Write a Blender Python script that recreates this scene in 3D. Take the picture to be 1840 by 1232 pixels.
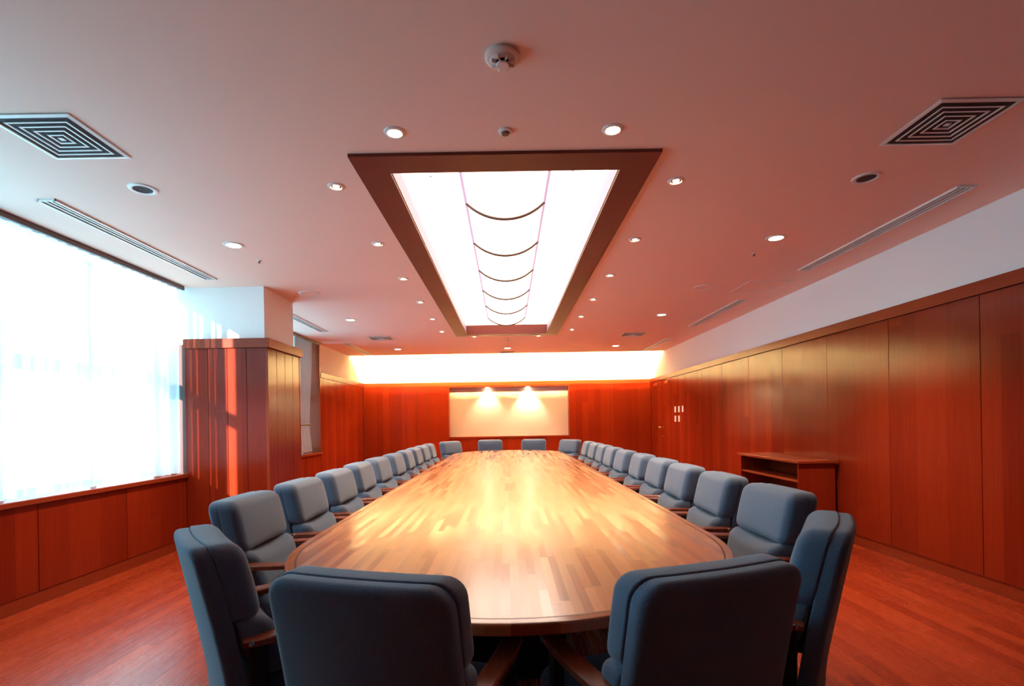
import bpy, bmesh, math, random
from mathutils import Vector, Matrix
S = bpy.context.scene
for o in list(bpy.data.objects): bpy.data.objects.remove(o, do_unlink=True)
COL = S.collection
PI = math.pi
rnd = random.Random(7)

# ------------------------------------------------------------ camera, exposure, world, sun
ROLL = math.radians(0.95)
cd = bpy.data.cameras.new('camera'); cam = bpy.data.objects.new('camera', cd); COL.objects.link(cam)
cd.sensor_width = 36.0; cd.lens = 925.0 * 36.0 / 1840.0
cd.shift_x = (920 - 912) / 1840.0; cd.shift_y = (757 - 616) / 1840.0
cd.clip_start = 0.05; cd.clip_end = 200
right = Vector((math.cos(ROLL), 0, -math.sin(ROLL))); up = Vector((math.sin(ROLL), 0, math.cos(ROLL))); back = right.cross(up)
cam.matrix_world = Matrix(((right.x, up.x, back.x, 0), (right.y, up.y, back.y, 0), (right.z, up.z, back.z, 1.245), (0, 0, 0, 1)))
S.camera = cam
S.view_settings.view_transform = 'Standard'; S.view_settings.look = 'None'
S.view_settings.exposure = 0.6; S.view_settings.gamma = 1.0; S.view_settings.use_curve_mapping = False

w = bpy.data.worlds.new('daylight'); S.world = w; w.use_nodes = True
bgn = w.node_tree.nodes['Background']; bgn.inputs[0].default_value = (0.32, 0.77, 1.0, 1); bgn.inputs[1].default_value = 5.2

sd = bpy.data.lights.new('sun', 'SUN'); sun = bpy.data.objects.new('sun', sd); COL.objects.link(sun)
sd.energy = 22.0; sd.angle = math.radians(0.6); sd.color = (1.0, 0.93, 0.86)
sun.location = (-8, -14, 6)
sun.rotation_euler = Vector((1.0, 4.6, -0.56)).to_track_quat('-Z', 'Y').to_euler()

# ------------------------------------------------------------ tags and object helpers
def link(name, me, parent=None):
    o = bpy.data.objects.new(name, me); COL.objects.link(o)
    if parent is not None: o.parent = parent
    return o
def tag(o, label, cat, group=None):
    o['label'] = label; o['category'] = cat
    if group: o['group'] = group
    return o
def thing(name, label, cat, loc=(0, 0, 0), rz=0.0, group=None):
    o = link(name, None); o.location = loc; o.rotation_euler = (0, 0, rz); o.empty_display_size = 0.1
    return tag(o, label, cat, group)
def structure(name, loc=(0, 0, 0)):
    o = link(name, None); o.location = loc; o['kind'] = 'structure'; return o
def copy_thing(root, loc, rz, label):
    c = root.copy(); COL.objects.link(c); c.location = loc; c.rotation_euler = (0, 0, rz); c['label'] = label
    for ch in children(root):
        d = ch.copy(); COL.objects.link(d); d.parent = c
        for g in children(ch):
            e = g.copy(); COL.objects.link(e); e.parent = d
    return c
KIDS = {}
def children(o): return KIDS.get(o.name, [])
def mesh_from_bm(name, bm, mat, smooth=False):
    me = bpy.data.meshes.new(name); bm.normal_update()
    if smooth:
        for e in bm.edges:
            if len(e.link_faces) == 2 and e.calc_face_angle(0) > math.radians(38): e.smooth = False
    bm.to_mesh(me); bm.free()
    if mat is not None: me.materials.append(mat)
    if smooth:
        me.polygons.foreach_set('use_smooth', [True] * len(me.polygons))
    return me
def part(name, bm, mat, parent=None, smooth=False, kind=None, label=None):
    o = link(name, mesh_from_bm(name, bm, mat, smooth), parent)
    if parent is not None: KIDS.setdefault(parent.name, []).append(o)
    if kind: o['kind'] = kind
    if label: o['label'] = label
    return o

# ------------------------------------------------------------ shape helpers
def add_box(bm, x0, x1, y0, y1, z0, z1, bev=0.0, seg=2):
    t = bmesh.new()
    bmesh.ops.create_cube(t, size=1.0)
    for v in t.verts:
        v.co = Vector(((x0 + x1) / 2 + v.co.x * (x1 - x0), (y0 + y1) / 2 + v.co.y * (y1 - y0), (z0 + z1) / 2 + v.co.z * (z1 - z0)))
    if bev > 0:
        bmesh.ops.bevel(t, geom=list(t.edges), offset=bev, segments=seg, profile=0.5, affect='EDGES')
    merge(bm, t)
def merge(bm, t, M=None):
    m = {}
    for v in t.verts: m[v] = bm.verts.new(M @ v.co if M is not None else v.co)
    for f in t.faces:
        try:
            g = bm.faces.new([m[v] for v in f.verts]); g.smooth = f.smooth
        except ValueError: pass
    t.free()
def box(*a, **k):
    bm = bmesh.new(); add_box(bm, *a, **k); return bm
def boxes(lst, bev=0.0):
    bm = bmesh.new()
    for b in lst: add_box(bm, *b, bev=bev)
    return bm
def add_lathe(bm, prof, seg=32, cx=0, cy=0):
    rings = []
    for r, z in prof:
        if r < 1e-6: rings.append([bm.verts.new((cx, cy, z))])
        else: rings.append([bm.verts.new((cx + r * math.cos(2 * PI * i / seg), cy + r * math.sin(2 * PI * i / seg), z)) for i in range(seg)])
    for a, b in zip(rings, rings[1:]):
        for i in range(seg):
            j = (i + 1) % seg
            if len(a) == 1 and len(b) == 1: continue
            if len(a) == 1: bm.faces.new((a[0], b[i], b[j]))
            elif len(b) == 1: bm.faces.new((a[i], a[j], b[0]))
            else: bm.faces.new((a[i], a[j], b[j], b[i]))
def lathe(prof, seg=32, cx=0, cy=0):
    bm = bmesh.new(); add_lathe(bm, prof, seg, cx, cy); bmesh.ops.recalc_face_normals(bm, faces=bm.faces); return bm
def add_tube(bm, pts, r, seg=8):
    pts = [Vector(p) for p in pts]; rings = []
    for i, p in enumerate(pts):
        d = (pts[min(i + 1, len(pts) - 1)] - pts[max(i - 1, 0)]).normalized()
        a = Vector((0, 0, 1)) if abs(d.z) < 0.9 else Vector((1, 0, 0))
        u = d.cross(a).normalized(); v = d.cross(u)
        rings.append([bm.verts.new(p + r * (math.cos(2 * PI * k / seg) * u + math.sin(2 * PI * k / seg) * v)) for k in range(seg)])
    for a, b in zip(rings, rings[1:]):
        for k in range(seg): bm.faces.new((a[k], a[(k + 1) % seg], b[(k + 1) % seg], b[k]))
    bm.faces.new(rings[0]); bm.faces.new(rings[-1])
def tube(pts, r, seg=8):
    bm = bmesh.new(); add_tube(bm, pts, r, seg); bmesh.ops.recalc_face_normals(bm, faces=bm.faces); return bm

def pad(w, h, d, rc, re, bulge_f=0.0, bulge_b=0.0, deform=None, nc=6, ns=8, reb=None):
    """Upholstered pad: rounded rectangle w x h in XZ (centre 0), thickness d in Y (+Y is the front),
    corner radius rc, edge rounding re, crowned faces."""
    reb = re if reb is None else reb
    out = []
    cs = [(w / 2 - rc, h / 2 - rc, 0), (-w / 2 + rc, h / 2 - rc, PI / 2), (-w / 2 + rc, -h / 2 + rc, PI), (w / 2 - rc, -h / 2 + rc, 1.5 * PI)]
    for ci in range(4):
        cx, cz, a0 = cs[ci]
        for k in range(nc + 1):
            a = a0 + PI / 2 * k / nc
            out.append((cx, cz, math.cos(a), math.sin(a)))
        nx_, nz_, na = cs[(ci + 1) % 4]
        ex, ez = cx + rc * math.cos(a0 + PI / 2), cz + rc * math.sin(a0 + PI / 2)
        sx, sz = nx_ + rc * math.cos(na), nz_ + rc * math.sin(na)
        for k in range(1, ns):
            t = k / ns
            out.append((ex + (sx - ex) * t - rc * math.cos(a0 + PI / 2), ez + (sz - ez) * t - rc * math.sin(a0 + PI / 2), math.cos(a0 + PI / 2), math.sin(a0 + PI / 2)))
    def ring_pts(inset, y):
        return [Vector((cx + (rc - inset) * c, y, cz + (rc - inset) * s)) for cx, cz, c, s in out]
    rings = []
    def crown(p, b):
        u = min(1, abs(p.x) / (w / 2)); v = min(1, abs(p.z) / (h / 2))
        return b * (1 - u ** 2.4) * (1 - v ** 2.4)
    for s in (0.0, 0.25, 0.5, 0.75, 0.92):            # back face
        if s == 0.0: rings.append([Vector((0, -d / 2, 0))])
        else: rings.append([Vector((p.x * s, -d / 2, p.z * s)) for p in ring_pts(reb, 0)])
    n = 5
    for k in range(n + 1):
        a = PI / 2 * k / n
        rings.append(ring_pts(reb * (1 - math.sin(a)), -d / 2 + reb * (1 - math.cos(a))))
    for k in range(n + 1):
        a = PI / 2 * k / n
        rings.append(ring_pts(re * (1 - math.cos(a)), d / 2 - re * (1 - math.sin(a))))
    for s in (0.92, 0.75, 0.5, 0.25, 0.0):
        if s == 0.0: rings.append([Vector((0, d / 2, 0))])
        else: rings.append([Vector((p.x * s, d / 2, p.z * s)) for p in ring_pts(re, 0)])
    bm = bmesh.new(); vr = []
    for r in rings:
        vs = []
        for p in r:
            q = p.copy()
            q.y += crown(p, bulge_f) * max(0, (p.y / d + 0.5)) - crown(p, bulge_b) * max(0, (0.5 - p.y / d))
            if deform: q = deform(q)
            vs.append(bm.verts.new(q))
        vr.append(vs)
    N = len(out)
    for a, b in zip(vr, vr[1:]):
        for i in range(N):
            j = (i + 1) % N
            if len(a) == 1: bm.faces.new((a[0], b[i], b[j]))
            elif len(b) == 1: bm.faces.new((a[i], a[j], b[0]))
            else: bm.faces.new((a[i], a[j], b[j], b[i]))
    bmesh.ops.recalc_face_normals(bm, faces=bm.faces)
    return bm

# ------------------------------------------------------------ materials
class NT:
    def __init__(s, name):
        s.m = bpy.data.materials.new(name); s.m.use_nodes = True; s.t = s.m.node_tree
        s.b = s.t.nodes['Principled BSDF']; s.out = s.t.nodes['Material Output']
    def n(s, typ, **k):
        nd = s.t.nodes.new(typ)
        for a, v in k.items(): setattr(nd, a, v)
        return nd
    def l(s, a, b): s.t.links.new(a, b)
    def math(s, op, a, b=None, c=None):
        nd = s.n('ShaderNodeMath', operation=op)
        for i, v in enumerate((a, b, c)):
            if v is None: continue
            if isinstance(v, (int, float)): nd.inputs[i].default_value = v
            else: s.l(v, nd.inputs[i])
        return nd.outputs[0]
    def ramp(s, fac, stops):
        nd = s.n('ShaderNodeValToRGB'); cr = nd.color_ramp
        while len(cr.elements) < len(stops): cr.elements.new(0.5)
        for e, (p, c) in zip(cr.elements, stops): e.position = p; e.color = (*c, 1)
        s.l(fac, nd.inputs[0]); return nd.outputs[0]
    def mix(s, fac, a, b, mode='MIX'):
        nd = s.n('ShaderNodeMix', data_type='RGBA', blend_type=mode)
        for i, v in ((0, fac), (6, a), (7, b)):
            if isinstance(v, (int, float)): nd.inputs[i].default_value = v
            elif isinstance(v, tuple): nd.inputs[i].default_value = (*v, 1)
            else: s.l(v, nd.inputs[i])
        return nd.outputs[2]
    def pos(s):
        g = s.n('ShaderNodeNewGeometry'); return g.outputs['Position']
    def noise(s, vec, scale, detail=3, rough=0.5):
        nd = s.n('ShaderNodeTexNoise'); s.l(vec, nd.inputs['Vector']); nd.inputs['Scale'].default_value = scale
        nd.inputs['Detail'].default_value = detail; nd.inputs['Roughness'].default_value = rough; return nd.outputs[0]
    def bump(s, h, strength, dist=0.002):
        nd = s.n('ShaderNodeBump'); nd.inputs['Strength'].default_value = strength; nd.inputs['Distance'].default_value = dist
        s.l(h, nd.inputs['Height']); s.l(nd.outputs[0], s.b.inputs['Normal'])
    def set(s, **k):
        for a, v in k.items():
            i = s.b.inputs[a.replace('_', ' ')]
            if isinstance(v, tuple) and len(v) == 3: v = (*v, 1)
            i.default_value = v
        return s

def plain(name, col, rough=0.5, metal=0.0, spec=0.5, **k):
    m = NT(name); m.set(Base_Color=col, Roughness=rough, Metallic=metal)
    m.b.inputs['Specular IOR Level'].default_value = spec
    for a, v in k.items(): m.b.inputs[a.replace('_', ' ')].default_value = v
    return m.m
def painted(name, col, rough=0.75, scale=420, st=0.25):
    m = NT(name); p = m.pos()
    nz = m.noise(p, scale, 2); big = m.noise(p, 1.3, 2)
    c = m.mix(m.math('MULTIPLY', big, 0.12), col, tuple(x * 0.82 for x in col))
    m.l(c, m.b.inputs['Base Color']); m.set(Roughness=rough); m.b.inputs['Specular IOR Level'].default_value = 0.3
    m.bump(nz, st, 0.0015); return m.m
def emit(name, col, strength):
    m = NT(name); m.set(Base_Color=col, Roughness=0.6)
    m.b.inputs['Emission Color'].default_value = (*col, 1); m.b.inputs['Emission Strength'].default_value = strength
    return m.m

def planks(name, wid, length, dark, light, rough=0.25, grain_axis='Y', var=1.0, seam=0.0, coat=0.0, grain=0.35, offaxis='X', spec=0.5, crough=0.12, rvar=0.0):
    """Boards running along grain_axis; width measured along offaxis."""
    m = NT(name); p = m.pos(); sp = m.n('ShaderNodeSeparateXYZ'); m.l(p, sp.inputs[0])
    ax = sp.outputs[offaxis]; ay = sp.outputs[grain_axis]
    u = m.math('DIVIDE', ax, wid); row = m.math('FLOOR', u)
    wn = m.n('ShaderNodeTexWhiteNoise', noise_dimensions='1D'); m.l(row, wn.inputs['W'])
    v = m.math('ADD', m.math('DIVIDE', ay, length), m.math('MULTIPLY', wn.outputs['Value'], 7.31))
    cell = m.math('FLOOR', v)
    cb = m.n('ShaderNodeCombineXYZ'); m.l(row, cb.inputs[0]); m.l(cell, cb.inputs[1])
    wn2 = m.n('ShaderNodeTexWhiteNoise', noise_dimensions='2D'); m.l(cb.outputs[0], wn2.inputs['Vector'])
    # stretched grain
    mp = m.n('ShaderNodeMapping'); sc = {'X': 90.0, 'Y': 90.0, 'Z': 90.0}; sc[grain_axis] = 3.0
    mp.inputs['Scale'].default_value = (sc['X'], sc['Y'], sc['Z'])
    ad = m.n('ShaderNodeVectorMath', operation='ADD'); m.l(p, ad.inputs[0])
    cb2 = m.n('ShaderNodeCombineXYZ'); m.l(wn2.outputs['Value'], cb2.inputs[{'X': 0, 'Y': 1, 'Z': 2}[grain_axis]]); m.l(cb2.outputs[0], ad.inputs[1])
    m.l(ad.outputs[0], mp.inputs['Vector'])
    g = m.noise(mp.outputs[0], 1.0, 5, 0.62)
    t = m.math('ADD', m.math('MULTIPLY', wn2.outputs['Value'], var * (1 - grain)), m.math('MULTIPLY', g, grain + (1 - var) * (1 - grain)))
    mid = tuple((a + b) / 2 for a, b in zip(dark, light))
    col = m.ramp(t, [(0.12, dark), (0.5, mid), (0.9, light)])
    if seam > 0:
        fr = m.math('FRACT', u); e = m.math('MINIMUM', fr, m.math('SUBTRACT', 1.0, fr))
        fr2 = m.math('FRACT', v); e2 = m.math('MINIMUM', fr2, m.math('SUBTRACT', 1.0, fr2))
        s1 = m.math('LESS_THAN', e, seam / wid); s2 = m.math('LESS_THAN', e2, seam / length)
        s_ = m.math('MAXIMUM', s1, s2)
        col = m.mix(m.math('MULTIPLY', s_, 0.6), col, tuple(x * 0.25 for x in dark))
    m.l(col, m.b.inputs['Base Color']); m.set(Roughness=rough)
    r = m.math('ADD', m.math('MULTIPLY', g, 0.10), rough - 0.05); m.l(r, m.b.inputs['Roughness'])
    m.b.inputs['Specular IOR Level'].default_value = spec
    if coat: m.b.inputs['Coat Weight'].default_value = coat; m.b.inputs['Coat Roughness'].default_value = crough
    if rvar: m.l(m.math('ADD', m.math('MULTIPLY', wn2.outputs['Value'], rvar), crough - rvar * 0.3), m.b.inputs['Coat Roughness'])
    m.bump(g, 0.06, 0.001)
    return m.m

M = {}
M['ceiling'] = painted('ceiling_paint', (0.87, 0.61, 0.51), 0.8, 300, 0.5)
M['white'] = painted('plaster_white', (0.84, 0.80, 0.78), 0.8)
M['wall_wood_y'] = planks('red_wood_veneer_side_walls', 0.145, 9.0, (0.135, 0.009, 0.003), (0.255, 0.024, 0.006), 0.17, 'Z', 0.55, offaxis='Y', spec=0.12)
M['wall_wood_x'] = planks('red_wood_veneer_end_walls', 0.145, 9.0, (0.135, 0.009, 0.003), (0.255, 0.024, 0.006), 0.17, 'Z', 0.55, offaxis='X', spec=0.12)
M['rail_y'] = planks('red_wood_rail_side', 0.5, 2.4, (0.19, 0.022, 0.007), (0.29, 0.042, 0.012), 0.25, 'Y', 0.4, offaxis='Z', spec=0.15)
M['rail_x'] = planks('red_wood_rail_end', 0.5, 2.4, (0.19, 0.022, 0.007), (0.29, 0.042, 0.012), 0.25, 'X', 0.4, offaxis='Z', spec=0.15)
M['floor'] = planks('floor_boards', 0.088, 1.35, (0.20, 0.017, 0.005), (0.37, 0.047, 0.012), 0.27, 'Y', 0.9, seam=0.0012, coat=0.0)
M['table'] = planks('table_strips', 0.029, 0.50, (0.26, 0.045, 0.010), (0.66, 0.215, 0.050), 0.30, 'Y', 1.0, coat=1.0, grain=0.4, crough=0.17, rvar=0.14)
M['table_edge'] = planks('table_edge_blocks', 0.13, 0.9, (0.26, 0.05, 0.015), (0.52, 0.15, 0.05), 0.2, 'Y', 1.0, coat=0.5)
M['inlay'] = plain('dark_inlay', (0.09, 0.015, 0.008), 0.3)
M['dark_seam'] = plain('seam_shadow_gap', (0.07, 0.012, 0.006), 0.6)
M['frame_brown'] = plain('brown_lacquer', (0.15, 0.028, 0.019), 0.45, 0.0, 0.25)
M['arm_wood'] = planks('arm_wood', 0.03, 2.0, (0.16, 0.035, 0.015), (0.30, 0.07, 0.03), 0.25, 'Y', 0.3, coat=0.4)
M['black'] = plain('black_plastic', (0.012, 0.011, 0.012), 0.45)
M['chrome'] = plain('chrome', (0.8, 0.78, 0.74), 0.15, 1.0)
M['brass'] = plain('brass', (0.9, 0.58, 0.2), 0.2, 1.0)
M['fitting'] = plain('pale_pink_plastic', (0.72, 0.56, 0.51), 0.4)
M['alu'] = plain('aluminium_frame', (0.32, 0.36, 0.42), 0.4, 0.7)
M['white_metal'] = plain('white_enamel', (0.78, 0.74, 0.70), 0.35)
M['vent_dark'] = plain('opening_shade', (0.05, 0.03, 0.03), 0.8)  # dark colour stands in for the shade inside ceiling openings
M['track'] = plain('brown_curtain_track', (0.12, 0.07, 0.065), 0.4)
M['plate'] = plain('switch_plate_cream', (0.85, 0.75, 0.62), 0.35)
M['concrete'] = painted('sun_block_concrete', (0.45, 0.45, 0.45), 0.9, 60)
M['panel'] = emit('light_panel_acrylic', (1.0, 0.82, 0.66), 2.7)
M['bulge'] = emit('curved_acrylic', (1.0, 0.84, 0.70), 2.4)
M['tube'] = emit('warm_tube', (1.0, 0.72, 0.28), 1200.0)
M['lamp'] = emit('downlight_lamp', (1.0, 0.86, 0.62), 26.0)
M['halogen'] = emit('halogen_bulb', (1.0, 0.85, 0.6), 22.0)
M['rail_glow'] = emit('lavender_rail_glow', (0.60, 0.50, 0.75), 0.38)  # faint emission stands in for panel light on rails and screws
M['bronze'] = plain('bronze_rib', (0.13, 0.075, 0.055), 0.45, 0.3)
M['screen'] = painted('screen_fabric', (0.80, 0.70, 0.60), 0.85, 500)

def fabric():
    m = NT('blue_grey_wool'); tc = m.n('ShaderNodeTexCoord'); p = tc.outputs['Object']
    n1 = m.noise(p, 380, 2, 0.7); n2 = m.noise(p, 9, 3)
    c = m.ramp(n1, [(0.3, (0.062, 0.095, 0.15)), (0.7, (0.125, 0.175, 0.255))])
    c = m.mix(m.math('MULTIPLY', n2, 0.25), c, (0.12, 0.14, 0.19))
    m.l(c, m.b.inputs['Base Color']); m.set(Roughness=0.9); m.b.inputs['Specular IOR Level'].default_value = 0.2
    m.b.inputs['Sheen Weight'].default_value = 0.35; m.b.inputs['Sheen Roughness'].default_value = 0.5
    m.bump(n1, 0.5, 0.0015); return m.m
M['fabric'] = fabric()
def sheer():
    m = NT('sheer_voile'); t = m.t
    tr = m.n('ShaderNodeBsdfTranslucent'); tr.inputs[0].default_value = (0.86, 0.95, 0.97, 1)
    df = m.n('ShaderNodeBsdfDiffuse'); df.inputs[0].default_value = (0.85, 0.9, 0.92, 1)
    tp = m.n('ShaderNodeBsdfTransparent'); a = m.n('ShaderNodeMixShader'); a.inputs[0].default_value = 0.35
    m.l(tr.outputs[0], a.inputs[1]); m.l(df.outputs[0], a.inputs[2])
    b = m.n('ShaderNodeMixShader'); b.inputs[0].default_value = 0.28
    m.l(a.outputs[0], b.inputs[1]); m.l(tp.outputs[0], b.inputs[2]); m.l(b.outputs[0], m.out.inputs[0])
    return m.m
M['sheer'] = sheer()
def striped():
    m = NT('striped_drape'); uv = m.n('ShaderNodeUVMap'); sp = m.n('ShaderNodeSeparateXYZ'); m.l(uv.outputs[0], sp.inputs[0])
    f = m.math('FRACT', m.math('MULTIPLY', sp.outputs[0], 22.0))
    c = m.ramp(f, [(0.0, (0.66, 0.52, 0.42)), (0.3, (0.66, 0.52, 0.42)), (0.34, (0.42, 0.09, 0.08)), (0.55, (0.42, 0.10, 0.10)), (0.6, (0.6, 0.42, 0.38)), (0.8, (0.3, 0.32, 0.42)), (1.0, (0.66, 0.52, 0.42))])
    tr = m.n('ShaderNodeBsdfTranslucent'); m.l(c, tr.inputs[0]); m.l(c, m.b.inputs['Base Color']); m.set(Roughness=0.9)
    mx = m.n('ShaderNodeMixShader'); mx.inputs[0].default_value = 0.12
    m.l(m.b.outputs[0], mx.inputs[1]); m.l(tr.outputs[0], mx.inputs[2]); m.l(mx.outputs[0], m.out.inputs[0])
    return m.m
M['drape'] = striped()
def glass():
    m = NT('window_glass'); m.set(Base_Color=(0.95, 0.98, 1.0), Roughness=0.0)
    tp = m.n('ShaderNodeBsdfTransparent'); tp.inputs[0].default_value = (0.93, 0.97, 0.98, 1)
    gl = m.n('ShaderNodeBsdfGlossy'); gl.inputs['Roughness'].default_value = 0.02
    fr = m.n('ShaderNodeFresnel'); fr.inputs[0].default_value = 1.45
    mx = m.n('ShaderNodeMixShader'); ge = m.n('ShaderNodeNewGeometry'); m.l(m.math('MULTIPLY', fr.outputs[0], m.math('SUBTRACT', 1.0, ge.outputs['Backfacing'])), mx.inputs[0]); m.l(tp.outputs[0], mx.inputs[1]); m.l(gl.outputs[0], mx.inputs[2])
    m.l(mx.outputs[0], m.out.inputs[0]); return m.m
M['glass'] = glass()

# ------------------------------------------------------------ room dimensions
W = 3.34; H = 2.70; YB = 12.0; YR = -1.4; ZR = 2.18; ZR0 = 2.08; SILL = 0.76
W1 = (1.2, 5.34); W2 = (6.17, 9.2); XO = -3.72
PX = -2.48

part('floor', box(XO, W + 0.2, YR - 0.2, YB + 0.4, -0.12, 0.0), M['floor'], kind='structure')
# ceiling slabs leave the light recess open and stop short of the end wall (cove slot)
RX0, RX1, RY0, RY1 = -0.66, 0.68, 2.95, 8.47
ce = structure('ceiling')
part('ceiling_slab', boxes([(XO, RX0, YR, 10.82, H, 2.86), (RX1, W + 0.2, YR, 10.82, H, 2.86), (RX0, RX1, YR, RY0, H, 2.86), (RX0, RX1, RY1, 10.82, H, 2.86), (XO, W + 0.2, 10.82, 11.0, H, 2.715), (XO, W + 0.2, 10.985, 11.0, 2.715, 2.737)]), M['ceiling'], ce)
part('upper_deck', box(XO, W + 0.2, YR, YB + 0.4, 3.0, 3.1), M['white'], ce)

def boards_y(x0, x1, cuts, z0, z1, gap=0.006):
    return boxes([(x0, x1, a + gap / 2, b - gap / 2, z0, z1) for a, b in zip(cuts, cuts[1:])], bev=0.0)
def boards_x(y0, y1, cuts, z0, z1, gap=0.006):
    return boxes([(a + gap / 2, b - gap / 2, y0, y1, z0, z1) for a, b in zip(cuts, cuts[1:])])

# right wall
wr = structure('wall_right')
part('plaster', boxes([(W + 0.03, W + 0.2, YR, YB + 0.4, 2.1, 3.0)]), M['white'], wr)
part('backing', boxes([(W + 0.022, W + 0.2, YR, YB + 0.4, 0, 2.1)]), M['dark_seam'], wr)
cuts = [YR] + [4.50 - 0.87 * k for k in range(6, 0, -1)] + [4.50, 5.37, 6.24, 7.11, 7.98, 8.83, 9.69, 10.57]
part('wood_panelling', boards_y(W, W + 0.024, cuts, 0.10, ZR0), M['wall_wood_y'], wr)
part('wood_panelling', boards_y(W, W + 0.024, [11.72, YB + 0.022], 0.10, ZR0), M['wall_wood_y'], wr)
part('crown_rail', boxes([(W - 0.012, W + 0.03, YR, YB, ZR0 + 0.006, ZR)], 0.003), M['rail_y'], wr)
part('baseboard_right', boxes([(W + 0.008, W + 0.026, YR, 10.57, 0, 0.097)]), M['rail_y'], wr)

# double door in the right wall
dr = structure('door_1')
for a, b in ((10.575, 11.143), (11.149, 11.715)):
    lf = part('door_leaf', box(W + 0.004, W + 0.03, a + 0.004, b - 0.004, 0.01, ZR0), M['wall_wood_y'], dr)
    s = 1 if a < 11 else -1
    hy = (11.143 - 0.05) if a < 11 else (11.149 + 0.05)
    hb = bmesh.new()
    t = bmesh.new(); add_lathe(t, [(0, 0), (0.026, 0), (0.026, 0.006), (0.011, 0.010), (0.011, 0.03), (0.026, 0.036), (0.03, 0.05), (0.022, 0.062), (0, 0.065)], 16)
    merge(hb, t, Matrix.Translation((W + 0.004, hy, 1.06)) @ Matrix.Rotation(-PI / 2, 4, 'Y'))
    part('door_knob', hb, M['brass'], lf, True)
    add = boxes([(W - 0.035, W + 0.004, (b - 0.34) if s < 0 else a + 0.04, (b - 0.08) if s < 0 else a + 0.24, 1.985, 2.04)], 0.004)
    part('door_closer', add, M['brass'], lf)
lk = bmesh.new(); t = bmesh.new(); add_lathe(t, [(0, 0), (0.024, 0), (0.024, 0.012), (0.012, 0.02), (0, 0.02)], 16)
merge(lk, t, Matrix.Translation((W + 0.004, 11.09, 0.87)) @ Matrix.Rotation(-PI / 2, 4, 'Y'))
part('lock_cylinder', lk, M['brass'], dr, True)

# end wall with its screen niche
NX0, NX1, NZ0, NZ1, ND = -1.36, 1.43, 0.905, 2.06, 0.16
wb = structure('wall_back')
part('plaster', boxes([(-W, W + 0.03, YB + 0.03, YB + 0.4, 2.1, 3.0)]), M['white'], wb)
part('backing', boxes([(-W, NX0 - 0.02, YB + 0.022, YB + 0.3, 0, 2.1), (NX1 + 0.02, W, YB + 0.022, YB + 0.3, 0, 2.1), (NX0 - 0.02, NX1 + 0.02, YB + 0.022, YB + 0.3, 0, NZ0 - 0.02), (NX0 - 0.02, NX1 + 0.02, YB + 0.022, YB + 0.3, NZ1 + 0.02, 2.1)]), M['dark_seam'], wb)
part('wood_panelling', boards_x(YB, YB + 0.024, [-W, -2.36, -2.11, -1.87, NX0], 0.10, ZR0), M['wall_wood_x'], wb)
part('wood_panelling', boards_x(YB, YB + 0.024, [NX1, 2.40, W], 0.10, ZR0), M['wall_wood_x'], wb)
part('wood_panelling', boards_x(YB, YB + 0.024, [NX0, NX1], 0.10, NZ0 - 0.03), M['wall_wood_x'], wb)
part('crown_rail', boxes([(-W, W, YB - 0.012, YB + 0.03, ZR0 + 0.006, ZR)], 0.003), M['rail_x'], wb)
part('baseboard_back', boxes([(-W, W, YB + 0.008, YB + 0.026, 0, 0.097)]), M['rail_x'], wb)
part('niche_lining', boxes([(NX0 - 0.02, NX0, YB - 0.004, YB + ND, NZ0 - 0.03, NZ1 + 0.02), (NX1, NX1 + 0.02, YB - 0.004, YB + ND, NZ0 - 0.03, NZ1 + 0.02),
    (NX0, NX1, YB - 0.015, YB + ND, NZ0 - 0.03, NZ0), (NX0, NX1, YB - 0.004, YB + ND, NZ1, NZ1 + 0.02)]), M['rail_x'], wb)
part('niche_screen', box(NX0, NX1, YB + ND, YB + ND + 0.02, NZ0 - 0.02, NZ1 + 0.02), M['screen'], wb)

# rear wall behind the camera
wq = structure('wall_rear')
part('plaster', boxes([(XO, W + 0.2, YR - 0.2, YR, 2.1, 3.0)]), M['white'], wq)
part('wood_panelling', boxes([(XO, W + 0.2, YR - 0.2, YR, 0, 2.1)]), M['wall_wood_x'], wq)

# left wall: piers and spandrels around two windows
wl = structure('wall_left')
part('plaster', boxes([(XO, -W - 0.03, YR, W1[0], 2.1, 3.0), (XO, -W - 0.03, W2[1], YB + 0.4, 2.1, 3.0),
    (XO, -W - 0.03, W1[0], W1[1], 2.86, 3.0), (XO, -W - 0.03, W2[0], W2[1], 2.86, 3.0)]), M['white'], wl)
part('backing', boxes([(XO, -W - 0.022, YR, W1[0], 0, 2.1), (XO, -W - 0.022, W2[1], YB + 0.4, 0, 2.1),
    (XO, -W - 0.022, W1[0], W1[1], 0, SILL - 0.04), (XO, -W - 0.022, W2[0], W2[1], 0, SILL - 0.04)]), M['dark_seam'], wl)
part('wood_panelling', boards_y(-W - 0.024, -W, [YR, -0.5, W1[0]], 0.10, ZR0), M['wall_wood_y'], wl)
part('wood_panelling', boards_y(-W - 0.024, -W, [W1[0], 2.0, 2.8, 3.65, 4.5, W1[1] - 0.06, W1[1]], 0.10, SILL - 0.045), M['wall_wood_y'], wl)
part('wood_panelling', boards_y(-W - 0.024, -W, [W2[0], 6.9, 7.7, 8.5, W2[1]], 0.10, SILL - 0.045), M['wall_wood_y'], wl)
part('wood_panelling', boards_y(-W - 0.024, -W, [W2[1] + 0.02, 9.9, 10.6, 11.3, YB], 0.10, ZR0), M['wall_wood_y'], wl)
part('crown_rail', boxes([(-W - 0.03, -W + 0.012, YR, W1[0], ZR0 + 0.006, ZR), (-W - 0.03, -W + 0.012, W2[1] + 0.02, YB, ZR0 + 0.006, ZR)], 0.003), M['rail_y'], wl)
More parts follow.
